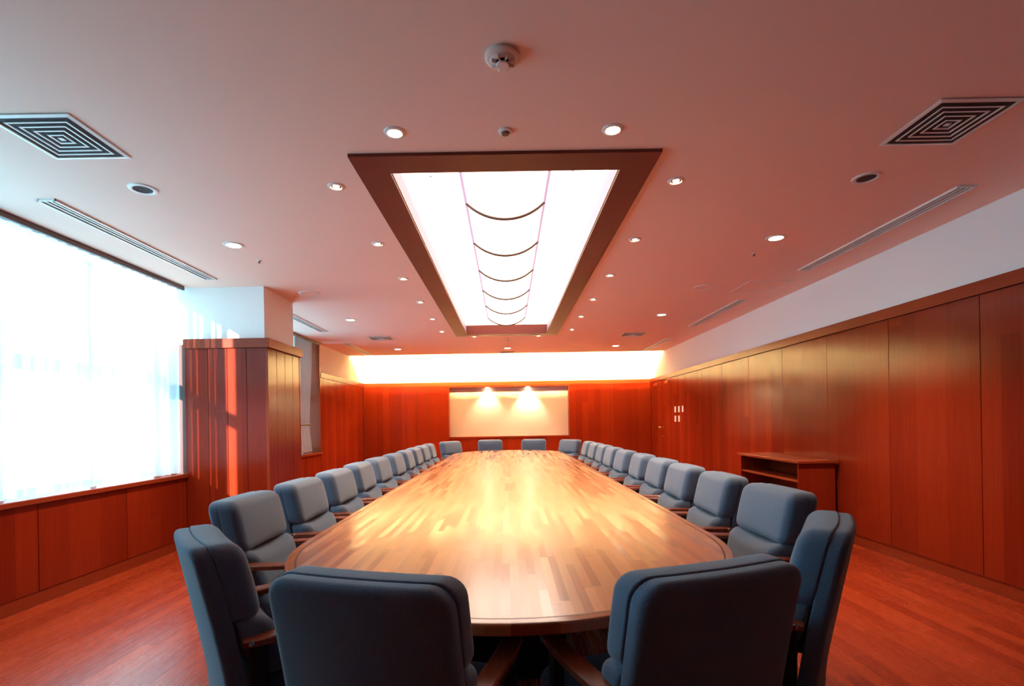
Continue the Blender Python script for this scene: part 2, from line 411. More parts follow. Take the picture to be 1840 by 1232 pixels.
part('baseboard_left', boxes([(-W - 0.026, -W - 0.006, YR, W1[1], 0, 0.097), (-W - 0.026, -W - 0.006, W2[0], YB, 0, 0.097)]), M['rail_y'], wl)
# dark timber reveal at the far side of window 2
part('window_reveal', boxes([(XO + 0.06, -W + 0.006, W2[1] - 0.022, W2[1] - 0.001, SILL + 0.001, H)]), M['rail_y'], wl)

# pier between the windows
pi_ = structure('wall_pier')
part('plaster', boxes([(XO, PX - 0.05, W1[1] + 0.05, W2[0] - 0.05, 2.06, 2.86)]), M['white'], pi_)
part('backing', boxes([(XO, PX - 0.022, W1[1] + 0.022, W2[0] - 0.022, 0, 2.10)]), M['dark_seam'], pi_)
part('wood_panelling', boards_x(W1[1], W1[1] + 0.024, [-W, -3.10, -2.90, -2.70, PX - 0.02], 0.0, ZR0 - 0.03), M['wall_wood_x'], pi_)
part('wood_panelling', boards_x(W2[0] - 0.024, W2[0], [-W, -3.10, -2.90, -2.70, PX - 0.02], 0.0, ZR0 - 0.03), M['wall_wood_x'], pi_)
part('wood_panelling', boards_y(PX - 0.024, PX, [W1[1] + 0.02, 5.55, 5.76, 5.96, W2[0] - 0.02], 0.0, ZR0 - 0.03), M['wall_wood_y'], pi_)
part('corner_bead', boxes([(PX - 0.022, PX + 0.004, W1[1] - 0.004, W1[1] + 0.022, 0, ZR0 - 0.03), (PX - 0.022, PX + 0.004, W2[0] - 0.022, W2[0] + 0.004, 0, ZR0 - 0.03)], 0.004), M['rail_y'], pi_)
part('crown_rail', boxes([(-W, PX + 0.03, W1[1] - 0.03, W2[0] + 0.03, ZR0 - 0.028, 2.15)], 0.004), M['rail_x'], pi_)
part('sun_block_fin', boxes([(XO - 1.1, XO, 5.5, 6.1, -0.5, 3.6)]), M['concrete'], pi_)  # unseen fin added outside to keep the sun out of window 2

# windows
def window(name, y0, y1, mull, drop=0.0):
    wn = structure(name)
    x0, x1 = XO + 0.02, XO + 0.075; b = 0.05; bs = []
    zt = 2.86
    bs += [(x0, x1, y0, y1, SILL - 0.03, SILL + 0.04), (x0, x1, y0, y1, zt - 0.05, zt), (x0, x1, y0, y0 + b, SILL, zt), (x0, x1, y1 - b, y1, SILL, zt)]
    bs += [(x0 - 0.01, x1 + 0.01, y0, y1, 1.70, 1.81)]
    for m_ in mull: bs.append((x0, x1, m_ - 0.03, m_ + 0.03, SILL, zt))
    fr = part('window_frame', boxes(bs), M['alu'], wn)
    ys = [y0] + mull + [y1]
    for a, c in zip(ys, ys[1:]):
        for z0, z1 in ((SILL, 1.75), (1.75, zt)):
            part('pane', box(XO + 0.045, XO + 0.051, a, c, z0, z1), M['glass'], wn)
    part('window_sill', boxes([(XO + 0.05, -W + 0.03, y0 + 0.001, y1 - 0.001, SILL - 0.04, SILL)], 0.006), M['rail_y'], wn)
    part('curtain_track', boxes([(-W - 0.012, -W + 0.016, y0 + 0.002, y1 - 0.002, H - 0.042, H), (-W - 0.060, -W - 0.035, y0 + 0.002, y1 - 0.002, H - 0.030, H)], 0.004), M['track'], wn)
    return wn
window('window_1', *W1, [2.03, 2.86, 3.69, 4.52])
window('window_2', *W2, [6.95, 7.7, 8.45])

# ------------------------------------------------------------ curtains
def cloth(y0, y1, z0, z1, xf, ny, nz, yf=None):
    bm = bmesh.new(); uvl = bm.loops.layers.uv.new('UVMap'); g = []
    for j in range(nz + 1):
        v = j / nz; row = []
        for i in range(ny + 1):
            u = i / ny; y = y0 + (y1 - y0) * u; z = z0 + (z1 - z0) * v
            if yf: y = yf(u, v)
            row.append(bm.verts.new((xf(u, v), y, z)))
        g.append(row)
    for j in range(nz):
        for i in range(ny):
            f = bm.faces.new((g[j][i], g[j][i + 1], g[j + 1][i + 1], g[j + 1][i])); f.smooth = True
            for lp, (a, b) in zip(f.loops, ((i, j), (i + 1, j), (i + 1, j + 1), (i, j + 1))): lp[uvl].uv = (a / ny, b / nz)
    return bm
ph = [rnd.uniform(0, 6.28) for _ in range(8)]
def fold(u, v, n=19, amp=0.020):
    a = math.sin(2 * PI * n * u + 1.3 * math.sin(2 * PI * 2.3 * u + ph[0])) * amp
    a += math.sin(2 * PI * 7 * u + ph[1] + v * 1.2) * 0.012
    return a * (0.75 + 0.35 * (1 - v))
yA, yB = 3.3, W1[1] - 0.012
sc = thing('sheer_curtain', 'long white sheer curtain glowing with daylight over the wide left window', 'curtain', (0, 0, 0))
part('voile', cloth(yA, yB, SILL + 0.012, H - 0.12, lambda u, v: -W - 0.045 + fold(u, v), 420, 14), M['sheer'], sc, True)
hd = bmesh.new()
part('pleated_heading', cloth(yA, yB, H - 0.12, H - 0.03, lambda u, v: -W - 0.042 + fold(u, 1.0) + 0.012 * (abs(math.sin(PI * 24 * u)) ** 8) * (1 - v), 520, 3), M['sheer'], sc, True)
# striped drape, tied back, in the far window
dp = thing('striped_drape', 'red and cream striped drape tied back beside the far left window', 'curtain', (0, 0, 0))
def dy(u, v):
    z = SILL + 0.02 + (H - 0.02 - SILL - 0.02) * v
    cin = math.exp(-((z - 1.25) / 0.42) ** 2) * 0.20
    if z > 1.25: cin = max(cin, 0.20 * math.exp(-((z - 1.25) / 0.75) ** 2))
    a, b = 8.32, 9.08 - cin * 0.75
    return a + (b - a) * u
part('drape_cloth', cloth(0, 1, SILL + 0.02, H - 0.02, lambda u, v: -W - 0.10 + 0.028 * math.sin(2 * PI * 11 * u + 0.5 * v), 220, 30, dy), M['drape'], dp, True)
part('tie_band', boxes([(-W - 0.135, -W - 0.065, 8.30, 8.925, 1.235, 1.262)], 0.010), M['track'], dp)

# ------------------------------------------------------------ ceiling light recess
cl = thing('ceiling_light_panel', 'long illuminated ceiling light panel in a brown frame above the table', 'ceiling light', (0, 0, H))
fw = 0.178; zf = -0.018
part('frame', boxes([(RX0 - fw, RX1 + fw, RY0 - fw, RY0, zf, 0), (RX0 - fw, RX1 + fw, RY1, RY1 + fw, zf, 0), (RX0 - fw, RX0, RY0, RY1, zf, 0), (RX1, RX1 + fw, RY0, RY1, zf, 0)]), M['frame_brown'], cl)
part('end_board', boxes([(RX0, RX1, RY1 - 0.012, RY1, zf, 0.135)]), M['frame_brown'], cl)
part('end_board', boxes([(RX0, RX1, RY0, RY0 + 0.012, zf, 0.135)]), M['frame_brown'], cl)
for s, x in ((1, RX0), (-1, RX1)):
    part('side_lip', boxes([(min(x, x + s * 0.01), max(x, x + s * 0.01), RY0 + 0.012, RY1 - 0.012, zf, 0.022)]), M['frame_brown'], cl)
    part('metal_bead', boxes([(min(x + s * 0.0105, x + s * 0.016), max(x + s * 0.0105, x + s * 0.016), RY0 + 0.012, RY1 - 0.012, 0.0, 0.006)]), M['white_metal'], cl)
    part('side_board', boxes([(min(x, x + s * 0.008), max(x, x + s * 0.008), RY0 + 0.012, RY1 - 0.012, 0.022, 0.135)]), plain('lavender_white_enamel', (0.26, 0.21, 0.34), 0.5), cl)
pz = 0.135
part('diffuser_panel', boxes([(RX0, -0.278, RY0, RY1, pz, pz + 0.012), (0.298, RX1, RY0, RY1, pz, pz + 0.012), (-0.278, 0.298, 7.9, RY1, pz, pz + 0.012), (-0.278, 0.298, RY0, 3.0, pz, pz + 0.012)]), M['panel'], cl)
cxm = 0.01; hw = 0.277; sag = 0.115; R = (hw * hw + sag * sag) / (2 * sag); A = math.asin(hw / R)
def arc(r_add, n=24): return [(cxm + (R + r_add) * math.sin(-A + 2 * A * k / n), pz + R - sag - (R + r_add) * math.cos(-A + 2 * A * k / n) + 0.0) for k in range(n + 1)]
# arc centre sits at pz + (R - sag)
bmv = bmesh.new(); pr = arc(0)
for y0, y1 in ((3.0, 7.9),):
    a = [bmv.verts.new((x, y0, z)) for x, z in pr]; b = [bmv.verts.new((x, y1, z)) for x, z in pr]
    for k in range(len(pr) - 1): bmv.faces.new((a[k], a[k + 1], b[k + 1], b[k]))
    bmv.faces.new(a); bmv.faces.new(b[::-1])
part('curved_diffuser', bmv, M['bulge'], cl)
for x in (cxm - hw - 0.006, cxm + hw + 0.006):
    part('edge_rail', boxes([(x - 0.010, x + 0.010, 3.0, 7.9, pz - 0.008, pz + 0.003)]), M['rail_glow'], cl)
for y in (3.735, 4.556, 5.38, 6.19, 7.02, 7.86):
    part('rib', tube([(x, y, z) for x, z in arc(0.007)], 0.011, 6), M['bronze'], cl, True)
for x, y in ((-0.47, 3.32), (0.44, 3.28)):
    part('fixing_screw', lathe([(0, pz - 0.004), (0.010, pz - 0.004), (0.010, pz), (0, pz)], 12, x, y), M['rail_glow'], cl)

# ------------------------------------------------------------ cove light behind the ceiling edge
cv = thing('cove_light', 'row of warm tubes hidden behind the ceiling edge washing the end wall', 'light', (0, 10.90, 2.715))
part('batten', boxes([(-3.2, 3.2, -0.04, 0.03, 0.001, 0.035)]), M['white_metal'], cv)
for k in range(5):
    x = -2.56 + 1.28 * k
    part('light_tube', tube([(x - 0.61, 0.0, 0.085), (x + 0.61, 0.0, 0.085)], 0.016, 10), M['tube'], cv, True)

# ------------------------------------------------------------ downlights and ceiling fittings
def mk_halogen(label, loc, r=0.04):
    t = thing('halogen_spotlight', label, 'spotlight', loc, 0, 'small halogen spotlights around the ceiling light panel')
    part('trim_ring', lathe([(r * 0.78, 0.0), (r * 0.78, -0.004), (r * 0.9, -0.008), (r * 1.25, -0.004), (r * 1.3, 0.0)], 28), M['white_metal'], t, True)
    part('reflector', lathe([(r * 0.78, -0.003), (r * 0.5, -0.0015), (0, -0.001)], 24), M['chrome'], t, True)
    part('bulb', lathe([(0, -0.010), (r * 0.38, -0.008), (r * 0.46, -0.004), (r * 0.46, -0.0015)], 16), M['halogen'], t, True)
    return t
order = ['nearest the camera', 'second from the camera', 'third from the camera', 'fourth from the camera', 'fifth from the camera', 'farthest from the camera']
h0 = None
spots = []
for s, nm, xx in ((-1, 'left', -1.025), (1, 'right', 1.055)):
    for k in range(6):
        spots.append(((xx, 3.15 + 1.015 * k, H), 'small halogen spotlight in the row %s of the light panel, %s' % (nm, order[k])))
    spots.append((((-0.54, 8.76, H) if s < 0 else (0.55, 8.78, H)), 'small halogen spotlight beyond the far end of the light panel, %s one' % nm))
for loc, lab in spots:
    ld = bpy.data.lights.new('halogen_beam', 'SPOT'); lo = bpy.data.objects.new('halogen_beam', ld); COL.objects.link(lo)
    lo.location = (loc[0], loc[1], H - 0.02); ld.energy = 42; ld.spot_size = math.radians(80); ld.spot_blend = 0.9; ld.color = (1.0, 0.80, 0.60); ld.shadow_soft_size = 0.03
    if h0 is None: h0 = mk_halogen(lab, loc)
    else: copy_thing(h0, loc, 0, lab)
h1 = None
for loc, lab in (((-0.54, 2.575, H), 'larger halogen spotlight before the near end of the light panel, left one'), ((0.552, 2.58, H), 'larger halogen spotlight before the near end of the light panel, right one')):
    if h1 is None:
        h1 = mk_halogen(lab, loc, 0.042); h1['group'] = 'larger halogen spotlights before the light panel'
        KIDS[h1.name][2].scale = (1.7, 1.7, 1)
    else: copy_thing(h1, loc, 0, lab)

def mk_down(label, loc, r=0.062, lit=True):
    t = thing('round_downlight', label, 'downlight', loc, 0, 'lit round downlights in the ceiling' if lit else 'unlit round downlights in the ceiling')
    part('trim_ring', lathe([(r * 0.86, 0.0), (r * 0.86, -0.006), (r * 1.0, -0.009), (r * 1.25, -0.005), (r * 1.28, 0.0)], 36), M['white_metal'], t, True)
    if lit: part('lens', lathe([(0, -0.005), (r * 0.6, -0.0045), (r * 0.87, -0.002)], 28), M['lamp'], t, True)
    else: part('reflector', lathe([(r * 0.87, -0.002), (r * 0.5, -0.0012), (0, -0.001)], 28), M['vent_dark'], t, True)
    return t
d0 = None
for loc, lab in (((-2.18, 4.14, H), 'bright round downlight left of the halogens, nearest of the lit ones on that side'),
                 ((-2.165, 7.175, H), 'bright round downlight beyond the wood clad pier, over the left row'),
                 ((2.205, 4.18, H), 'bright round downlight on the right of the ceiling, nearest lit one'),
                 ((2.175, 7.18, H), 'bright round downlight on the right side before the far wall, second lit one'),
                 ((-2.13, 10.1, H), 'round downlight close to the far wall, leftmost of three'),
                 ((2.15, 10.12, H), 'round downlight close to the far wall, rightmost of three'),
                 ((0.024, 10.2, H), 'round downlight close to the far wall, middle of three')):
    if d0 is None: d0 = mk_down(lab, loc)
    else: copy_thing(d0, loc, 0, lab)
    ld = bpy.data.lights.new('downlight_beam', 'SPOT'); lo = bpy.data.objects.new('downlight_beam', ld); COL.objects.link(lo)
    lo.location = (loc[0], loc[1], H - 0.03); ld.energy = 190; ld.spot_size = math.radians(110); ld.spot_blend = 0.8; ld.color = (1.0, 0.76, 0.54); ld.shadow_soft_size = 0.05
e0 = mk_down('unlit round downlight between the left square vent and the left slot diffuser', (-2.20, 3.14, H), 0.062, False)
copy_thing(e0, (2.22, 3.15, H), 0, 'unlit round downlight beside the right square vent')

def mk_speaker(label, loc):
    t = thing('ceiling_speaker', label, 'speaker', loc, 0, 'flat round ceiling discs')
    part('rim', lathe([(0.092, 0), (0.092, -0.006), (0.102, -0.008), (0.112, -0.005), (0.114, 0)], 36), M['white_metal'], t, True)
    part('grille', lathe([(0, -0.005), (0.093, -0.004)], 36), M['ceiling'], t, True)
    return t
s0 = mk_speaker('flat round ceiling disc just beyond the white top of the pier', (-2.17, 5.70, H))
copy_thing(s0, (2.20, 5.72, H), 0, 'flat round ceiling disc on the right side near the access hatch')

t = thing('smoke_detector', 'white domed smoke detector in the near middle of the ceiling', 'smoke detector', (0.004, 2.05, H))
part('base', lathe([(0.070, 0), (0.070, -0.010), (0.062, -0.016), (0.052, -0.018)], 40), M['fitting'], t, True)
part('dome', lathe([(0.053, -0.015), (0.046, -0.023), (0.030, -0.027)], 40), M['fitting'], t, True)
part('sensor_gap', lathe([(0.026, -0.024), (0.026, -0.036)], 28), M['vent_dark'], t, True)
part('sensor_cap', lathe([(0.024, -0.034), (0.027, -0.036), (0.024, -0.041), (0, -0.042)], 32), M['fitting'], t, True)
vb = bmesh.new()
for k in range(8):
    a = 2 * PI * k / 8 + 0.39
    q = bmesh.new(); add_box(q, 0.024, 0.047, -0.0018, 0.0018, -0.036, -0.022); merge(vb, q, Matrix.Rotation(a, 4, 'Z'))
part('fins', vb, M['fitting'], t)
def mk_button(label, loc):
    t = thing('small_detector', label, 'detector', loc, 0, 'small round ceiling sensors')
    part('rim', lathe([(0.036, 0), (0.035, -0.006), (0.022, -0.010)], 24), M['white_metal'], t, True)
    part('lens', lathe([(0.022, -0.008), (0.018, -0.018), (0, -0.022)], 20), M['bronze'], t, True)
    return t
b0 = mk_button('small round sensor between the two larger near halogens', (0.013, 2.58, H))
copy_thing(b0, (0.034, 9.16, H), 0, 'small round sensor just beyond the far end of the light panel')
def mk_sprinkler(label, loc):
    t = thing('sprinkler_head', label, 'sprinkler', loc, 0, 'tiny sprinkler heads')
    part('escutcheon', lathe([(0.022, 0), (0.020, -0.004), (0.008, -0.006)], 20), M['white_metal'], t, True)
    part('deflector', lathe([(0.006, -0.004), (0.006, -0.02), (0.014, -0.022), (0, -0.024)], 16), M['bronze'], t, True)
    return t
k0 = mk_sprinkler('tiny sprinkler head behind the nearest lit downlight on the left', (-2.166, 4.54, H))
copy_thing(k0, (2.212, 4.57, H), 0, 'tiny sprinkler head behind the nearest lit downlight on the right')

def mk_diffuser(label, loc, a=0.20):
    t = thing('square_vent', label, 'ceiling vent', loc, 0, 'square louvred ceiling vents')
    part('recess_shade', boxes([(-a * 0.9, a * 0.9, -a * 0.9, a * 0.9, -0.003, -0.0005)]), M['vent_dark'], t)  # flat dark plate instead of a hollow, its shade put in the colour
    def ringf(bm, r0, r1, z0, z1):
        c0 = [bm.verts.new((sx * r0, sy * r0, z0)) for sx, sy in ((-1, -1), (1, -1), (1, 1), (-1, 1))]
        c1 = [bm.verts.new((sx * r1, sy * r1, z1)) for sx, sy in ((-1, -1), (1, -1), (1, 1), (-1, 1))]
        c2 = [bm.verts.new((v.co.x, v.co.y, v.co.z + 0.003)) for v in c1]; c3 = [bm.verts.new((v.co.x, v.co.y, v.co.z + 0.003)) for v in c0]
        for i in range(4):
            j = (i + 1) % 4
            for p, q in ((c0, c1), (c1, c2), (c2, c3), (c3, c0)): bm.faces.new((p[i], p[j], q[j], q[i]))
    f = bmesh.new(); ringf(f, a * 0.90, a, -0.010, -0.007); part('frame', f, M['white_metal'], t)
    for k in range(4):
        f = bmesh.new(); r1 = a * (0.74 - 0.18 * k); ringf(f, r1 - a * 0.045, r1, -0.011, -0.012); part('louvre', f, M['white_metal'], t)
    part('centre_plate', boxes([(-a * 0.06, a * 0.06, -a * 0.06, a * 0.06, -0.012, -0.008)]), M['white_metal'], t)
    return t
v0 = mk_diffuser('large square ceiling vent at the upper left, bluish in the window light', (-2.20, 2.57, H))
copy_thing(v0, (2.22, 2.57, H), 0, 'large square ceiling vent at the upper right')
copy_thing(v0, (-2.13, 8.78, H), 0, 'distant square ceiling vent left of the far end of the light panel')
copy_thing(v0, (2.17, 8.80, H), 0, 'distant square ceiling vent right of the far end of the light panel')

def mk_slot(label, loc, L, n=2):
    t = thing('slot_diffuser', label, 'ceiling vent', loc, 0, 'long slot diffusers along the ceiling edges')
    part('slot_shadow', boxes([(-0.045, 0.045, -L / 2, L / 2, -0.004, -0.0005)]), M['vent_dark'], t)
    for x in (-0.052, 0.052): part('frame_bar', boxes([(x - 0.008, x + 0.008, -L / 2 - 0.01, L / 2 + 0.01, -0.012, 0)]), M['white_metal'], t)
    part('blade', boxes([(-0.022, -0.010, -L / 2, L / 2, -0.010, -0.004)]), M['white_metal'], t)
    part('blade', boxes([(0.012, 0.024, -L / 2, L / 2, -0.010, -0.004)]), M['white_metal'], t)
    for y in (-L / 2, L / 2): part('end_cap', boxes([(-0.06, 0.06, y - 0.006, y + 0.006, -0.012, 0)]), M['white_metal'], t)
    return t
for x, y0, y1, lab in ((-2.90, 3.26, 5.07, 'long slot diffuser above the sheer curtain'), (2.955, 3.28, 5.09, 'long slot diffuser at the right ceiling edge, nearest the camera'),
                       (2.92, 6.35, 8.08, 'slot diffuser at the right ceiling edge, middle of three'), (-2.85, 6.35, 8.04, 'slot diffuser behind the pier, above the far left window'),
                       (-2.87, 9.30, 10.85, 'slot diffuser at the left ceiling edge nearest the far wall'), (2.93, 9.33, 10.80, 'slot diffuser at the right ceiling edge nearest the far wall')):
    mk_slot(lab, (x, (y0 + y1) / 2, H), y1 - y0)
t = thing('access_hatch', 'square flush access hatch with a pale rim in the right of the ceiling', 'hatch', (2.84, 5.71, H))
part('hatch_frame', boxes([(-0.235, -0.225, -0.235, 0.235, -0.005, 0), (0.225, 0.235, -0.235, 0.235, -0.005, 0), (-0.235, 0.235, -0.235, -0.225, -0.005, 0), (-0.235, 0.235, 0.225, 0.235, -0.005, 0)]), M['white_metal'], t)
part('hatch_lid', boxes([(-0.222, 0.222, -0.222, 0.222, -0.003, 0)]), M['ceiling'], t)
t = thing('ceiling_slot', 'short dark slot in the ceiling in front of the glowing end wall', 'ceiling vent', (0.02, 10.77, H))
part('slot_rim', boxes([(-0.15, 0.15, -0.045, -0.035, -0.012, 0), (-0.15, 0.15, 0.035, 0.045, -0.012, 0), (-0.15, -0.14, -0.045, 0.045, -0.012, 0), (0.14, 0.15, -0.045, 0.045, -0.012, 0)]), M['bronze'], t)
part('slot_shade', boxes([(-0.14, 0.14, -0.035, 0.035, -0.006, -0.001)]), M['vent_dark'], t)

# niche spotlights
for i, (x, lab, en) in enumerate(((-0.46, 'recessed spotlight over the screen niche, left one', 60), (0.49, 'recessed spotlight over the screen niche, right one', 110))):
    t = thing('niche_spotlight', lab, 'spotlight', (x, YB + 0.085, NZ1), 0, 'pair of spotlights over the screen niche')
    part('trim_ring', lathe([(0.04, 0.0), (0.04, -0.006), (0.05, -0.008), (0.058, 0)], 24), M['white_metal'], t, True)
    part('lamp_face', lathe([(0, -0.012), (0.03, -0.010), (0.041, -0.002)], 20), M['lamp'], t, True)
    ld = bpy.data.lights.new('niche_beam', 'SPOT'); lo = bpy.data.objects.new('niche_beam', ld); COL.objects.link(lo)
    lo.location = (x, YB + 0.085, NZ1 - 0.02); ld.energy = en; ld.spot_size = math.radians(95); ld.spot_blend = 0.7; ld.color = (1.0, 0.86, 0.55); ld.shadow_soft_size = 0.02
    lo.rotation_euler = (math.radians(8), 0, 0)

# ------------------------------------------------------------ switch plates on the right wall
for y, z, lab in ((10.23, 1.43, 'cream switch plate nearest the door, upper row'), (10.01, 1.43, 'cream switch plate in the middle of the upper row'), (9.80, 1.43, 'plain pinkish switch plate, the upper one farthest from the door'),
                  (10.23, 1.245, 'cream switch plate nearest the door, lower row'), (10.01, 1.245, 'cream switch plate in the lower row, farther from the door')):
    t = thing('switch_plate', lab, 'light switch', (W, y, z), 0, 'switch plates on the right wall')
    part('plate', box(-0.008, 0.0, -0.036, 0.036, -0.058, 0.058, bev=0.003), M['plate'], t)
    for zz in (-0.024, 0.0, 0.024): part('rocker', box(-0.012, -0.007, -0.014, 0.014, zz - 0.010, zz + 0.010, bev=0.002), M['white_metal'], t)

# ------------------------------------------------------------ low open bookcase
bk = thing('low_bookcase', 'low red wood open shelf cabinet against the right wall', 'cabinet', (2.925, 5.19, 0))
L, D, HH = 1.30, 0.37, 0.80
part('top', box(-0.02, D + 0.02, -0.03, L + 0.03, HH - 0.028, HH, bev=0.004), M['rail_y'], bk)
part('side_panel', box(0.0, D, 0.0, 0.025, 0.0, HH - 0.03, bev=0.002), M['wall_wood_x'], bk)
part('side_panel', box(0.0, D, L - 0.025, L, 0.0, HH - 0.03, bev=0.002), M['wall_wood_x'], bk)
part('back_panel', box(D - 0.012, D - 0.002, 0.025, L - 0.025, 0.05, HH - 0.03), M['wall_wood_y'], bk)
part('plinth', box(0.03, D - 0.02, 0.025, L - 0.025, 0.0, 0.06), M['dark_seam'], bk)
for z in (0.06, 0.30, 0.575): part('shelf', box(0.01, D - 0.012, 0.025, L - 0.025, z, z + 0.022, bev=0.002), M['rail_y'], bk)

# ------------------------------------------------------------ conference table
TZ = 0.72; TA = 0.925; TB = 1.0; TY0 = 1.335; TY1 = 9.50
def outline(inset=0.0, n=40):
    a = TA - inset; b = TB - inset; pts = []
    for k in range(n + 1):
        th = PI * k / n; pts.append((a * math.cos(th), TY1 - TB + b * math.sin(th)))
    for k in range(n + 1):
        th = PI + PI * k / n; pts.append((a * math.cos(th), TY0 + TB + b * math.sin(th)))
    return pts
def ringstack(levels, close_top=False, close_bot=False):
    bm = bmesh.new(); vs = []
    for ins, z in levels: vs.append([bm.verts.new((x, y, z)) for x, y in outline(ins)])
    N = len(vs[0])
    for a, b in zip(vs, vs[1:]):
        for i in range(N): bm.faces.new((a[i], a[(i + 1) % N], b[(i + 1) % N], b[i]))
    if close_top: bm.faces.new(vs[-1])
    if close_bot: bm.faces.new(vs[0][::-1])
    bmesh.ops.recalc_face_normals(bm, faces=bm.faces); return bm
tb = thing('conference_table', 'long oval conference table with a glossy strip wood top', 'table', (0, 5.42, 0))
TL = (0, -5.42, 0)
def tpart(name, bm, mat, sm=False):
    o = part(name, bm, mat, tb, sm); o.location = TL; return o
tpart('tabletop', ringstack([(0.040, TZ - 0.034), (0.040, TZ)], True, True), M['table'])
tpart('inlay_line', ringstack([(0.040, TZ - 0.01), (0.040, TZ + 0.0002), (0.033, TZ + 0.0002), (0.033, TZ - 0.01)]), M['inlay'])
tpart('edge_band', ringstack([(0.033, TZ - 0.034), (0.033, TZ), (0.008, TZ), (0.004, TZ - 0.001), (0.001, TZ - 0.004), (0.0, TZ - 0.008), (0.0, TZ - 0.030), (0.003, TZ - 0.034), (0.033, TZ - 0.034)]), M['table_edge'])
tpart('apron', ringstack([(0.30, TZ - 0.11), (0.30, TZ - 0.034), (0.33, TZ - 0.034), (0.33, TZ - 0.11), (0.30, TZ - 0.11)]), M['black'])
for y in (2.9, 5.42, 7.94):
    bm = bmesh.new(); add_box(bm, -0.28, 0.28, y - 0.35, y + 0.35, 0.04, TZ - 0.034, bev=0.02); add_box(bm, -0.34, 0.34, y - 0.42, y + 0.42, 0.0, 0.05, bev=0.01)
    tpart('pedestal', bm, M['black'])

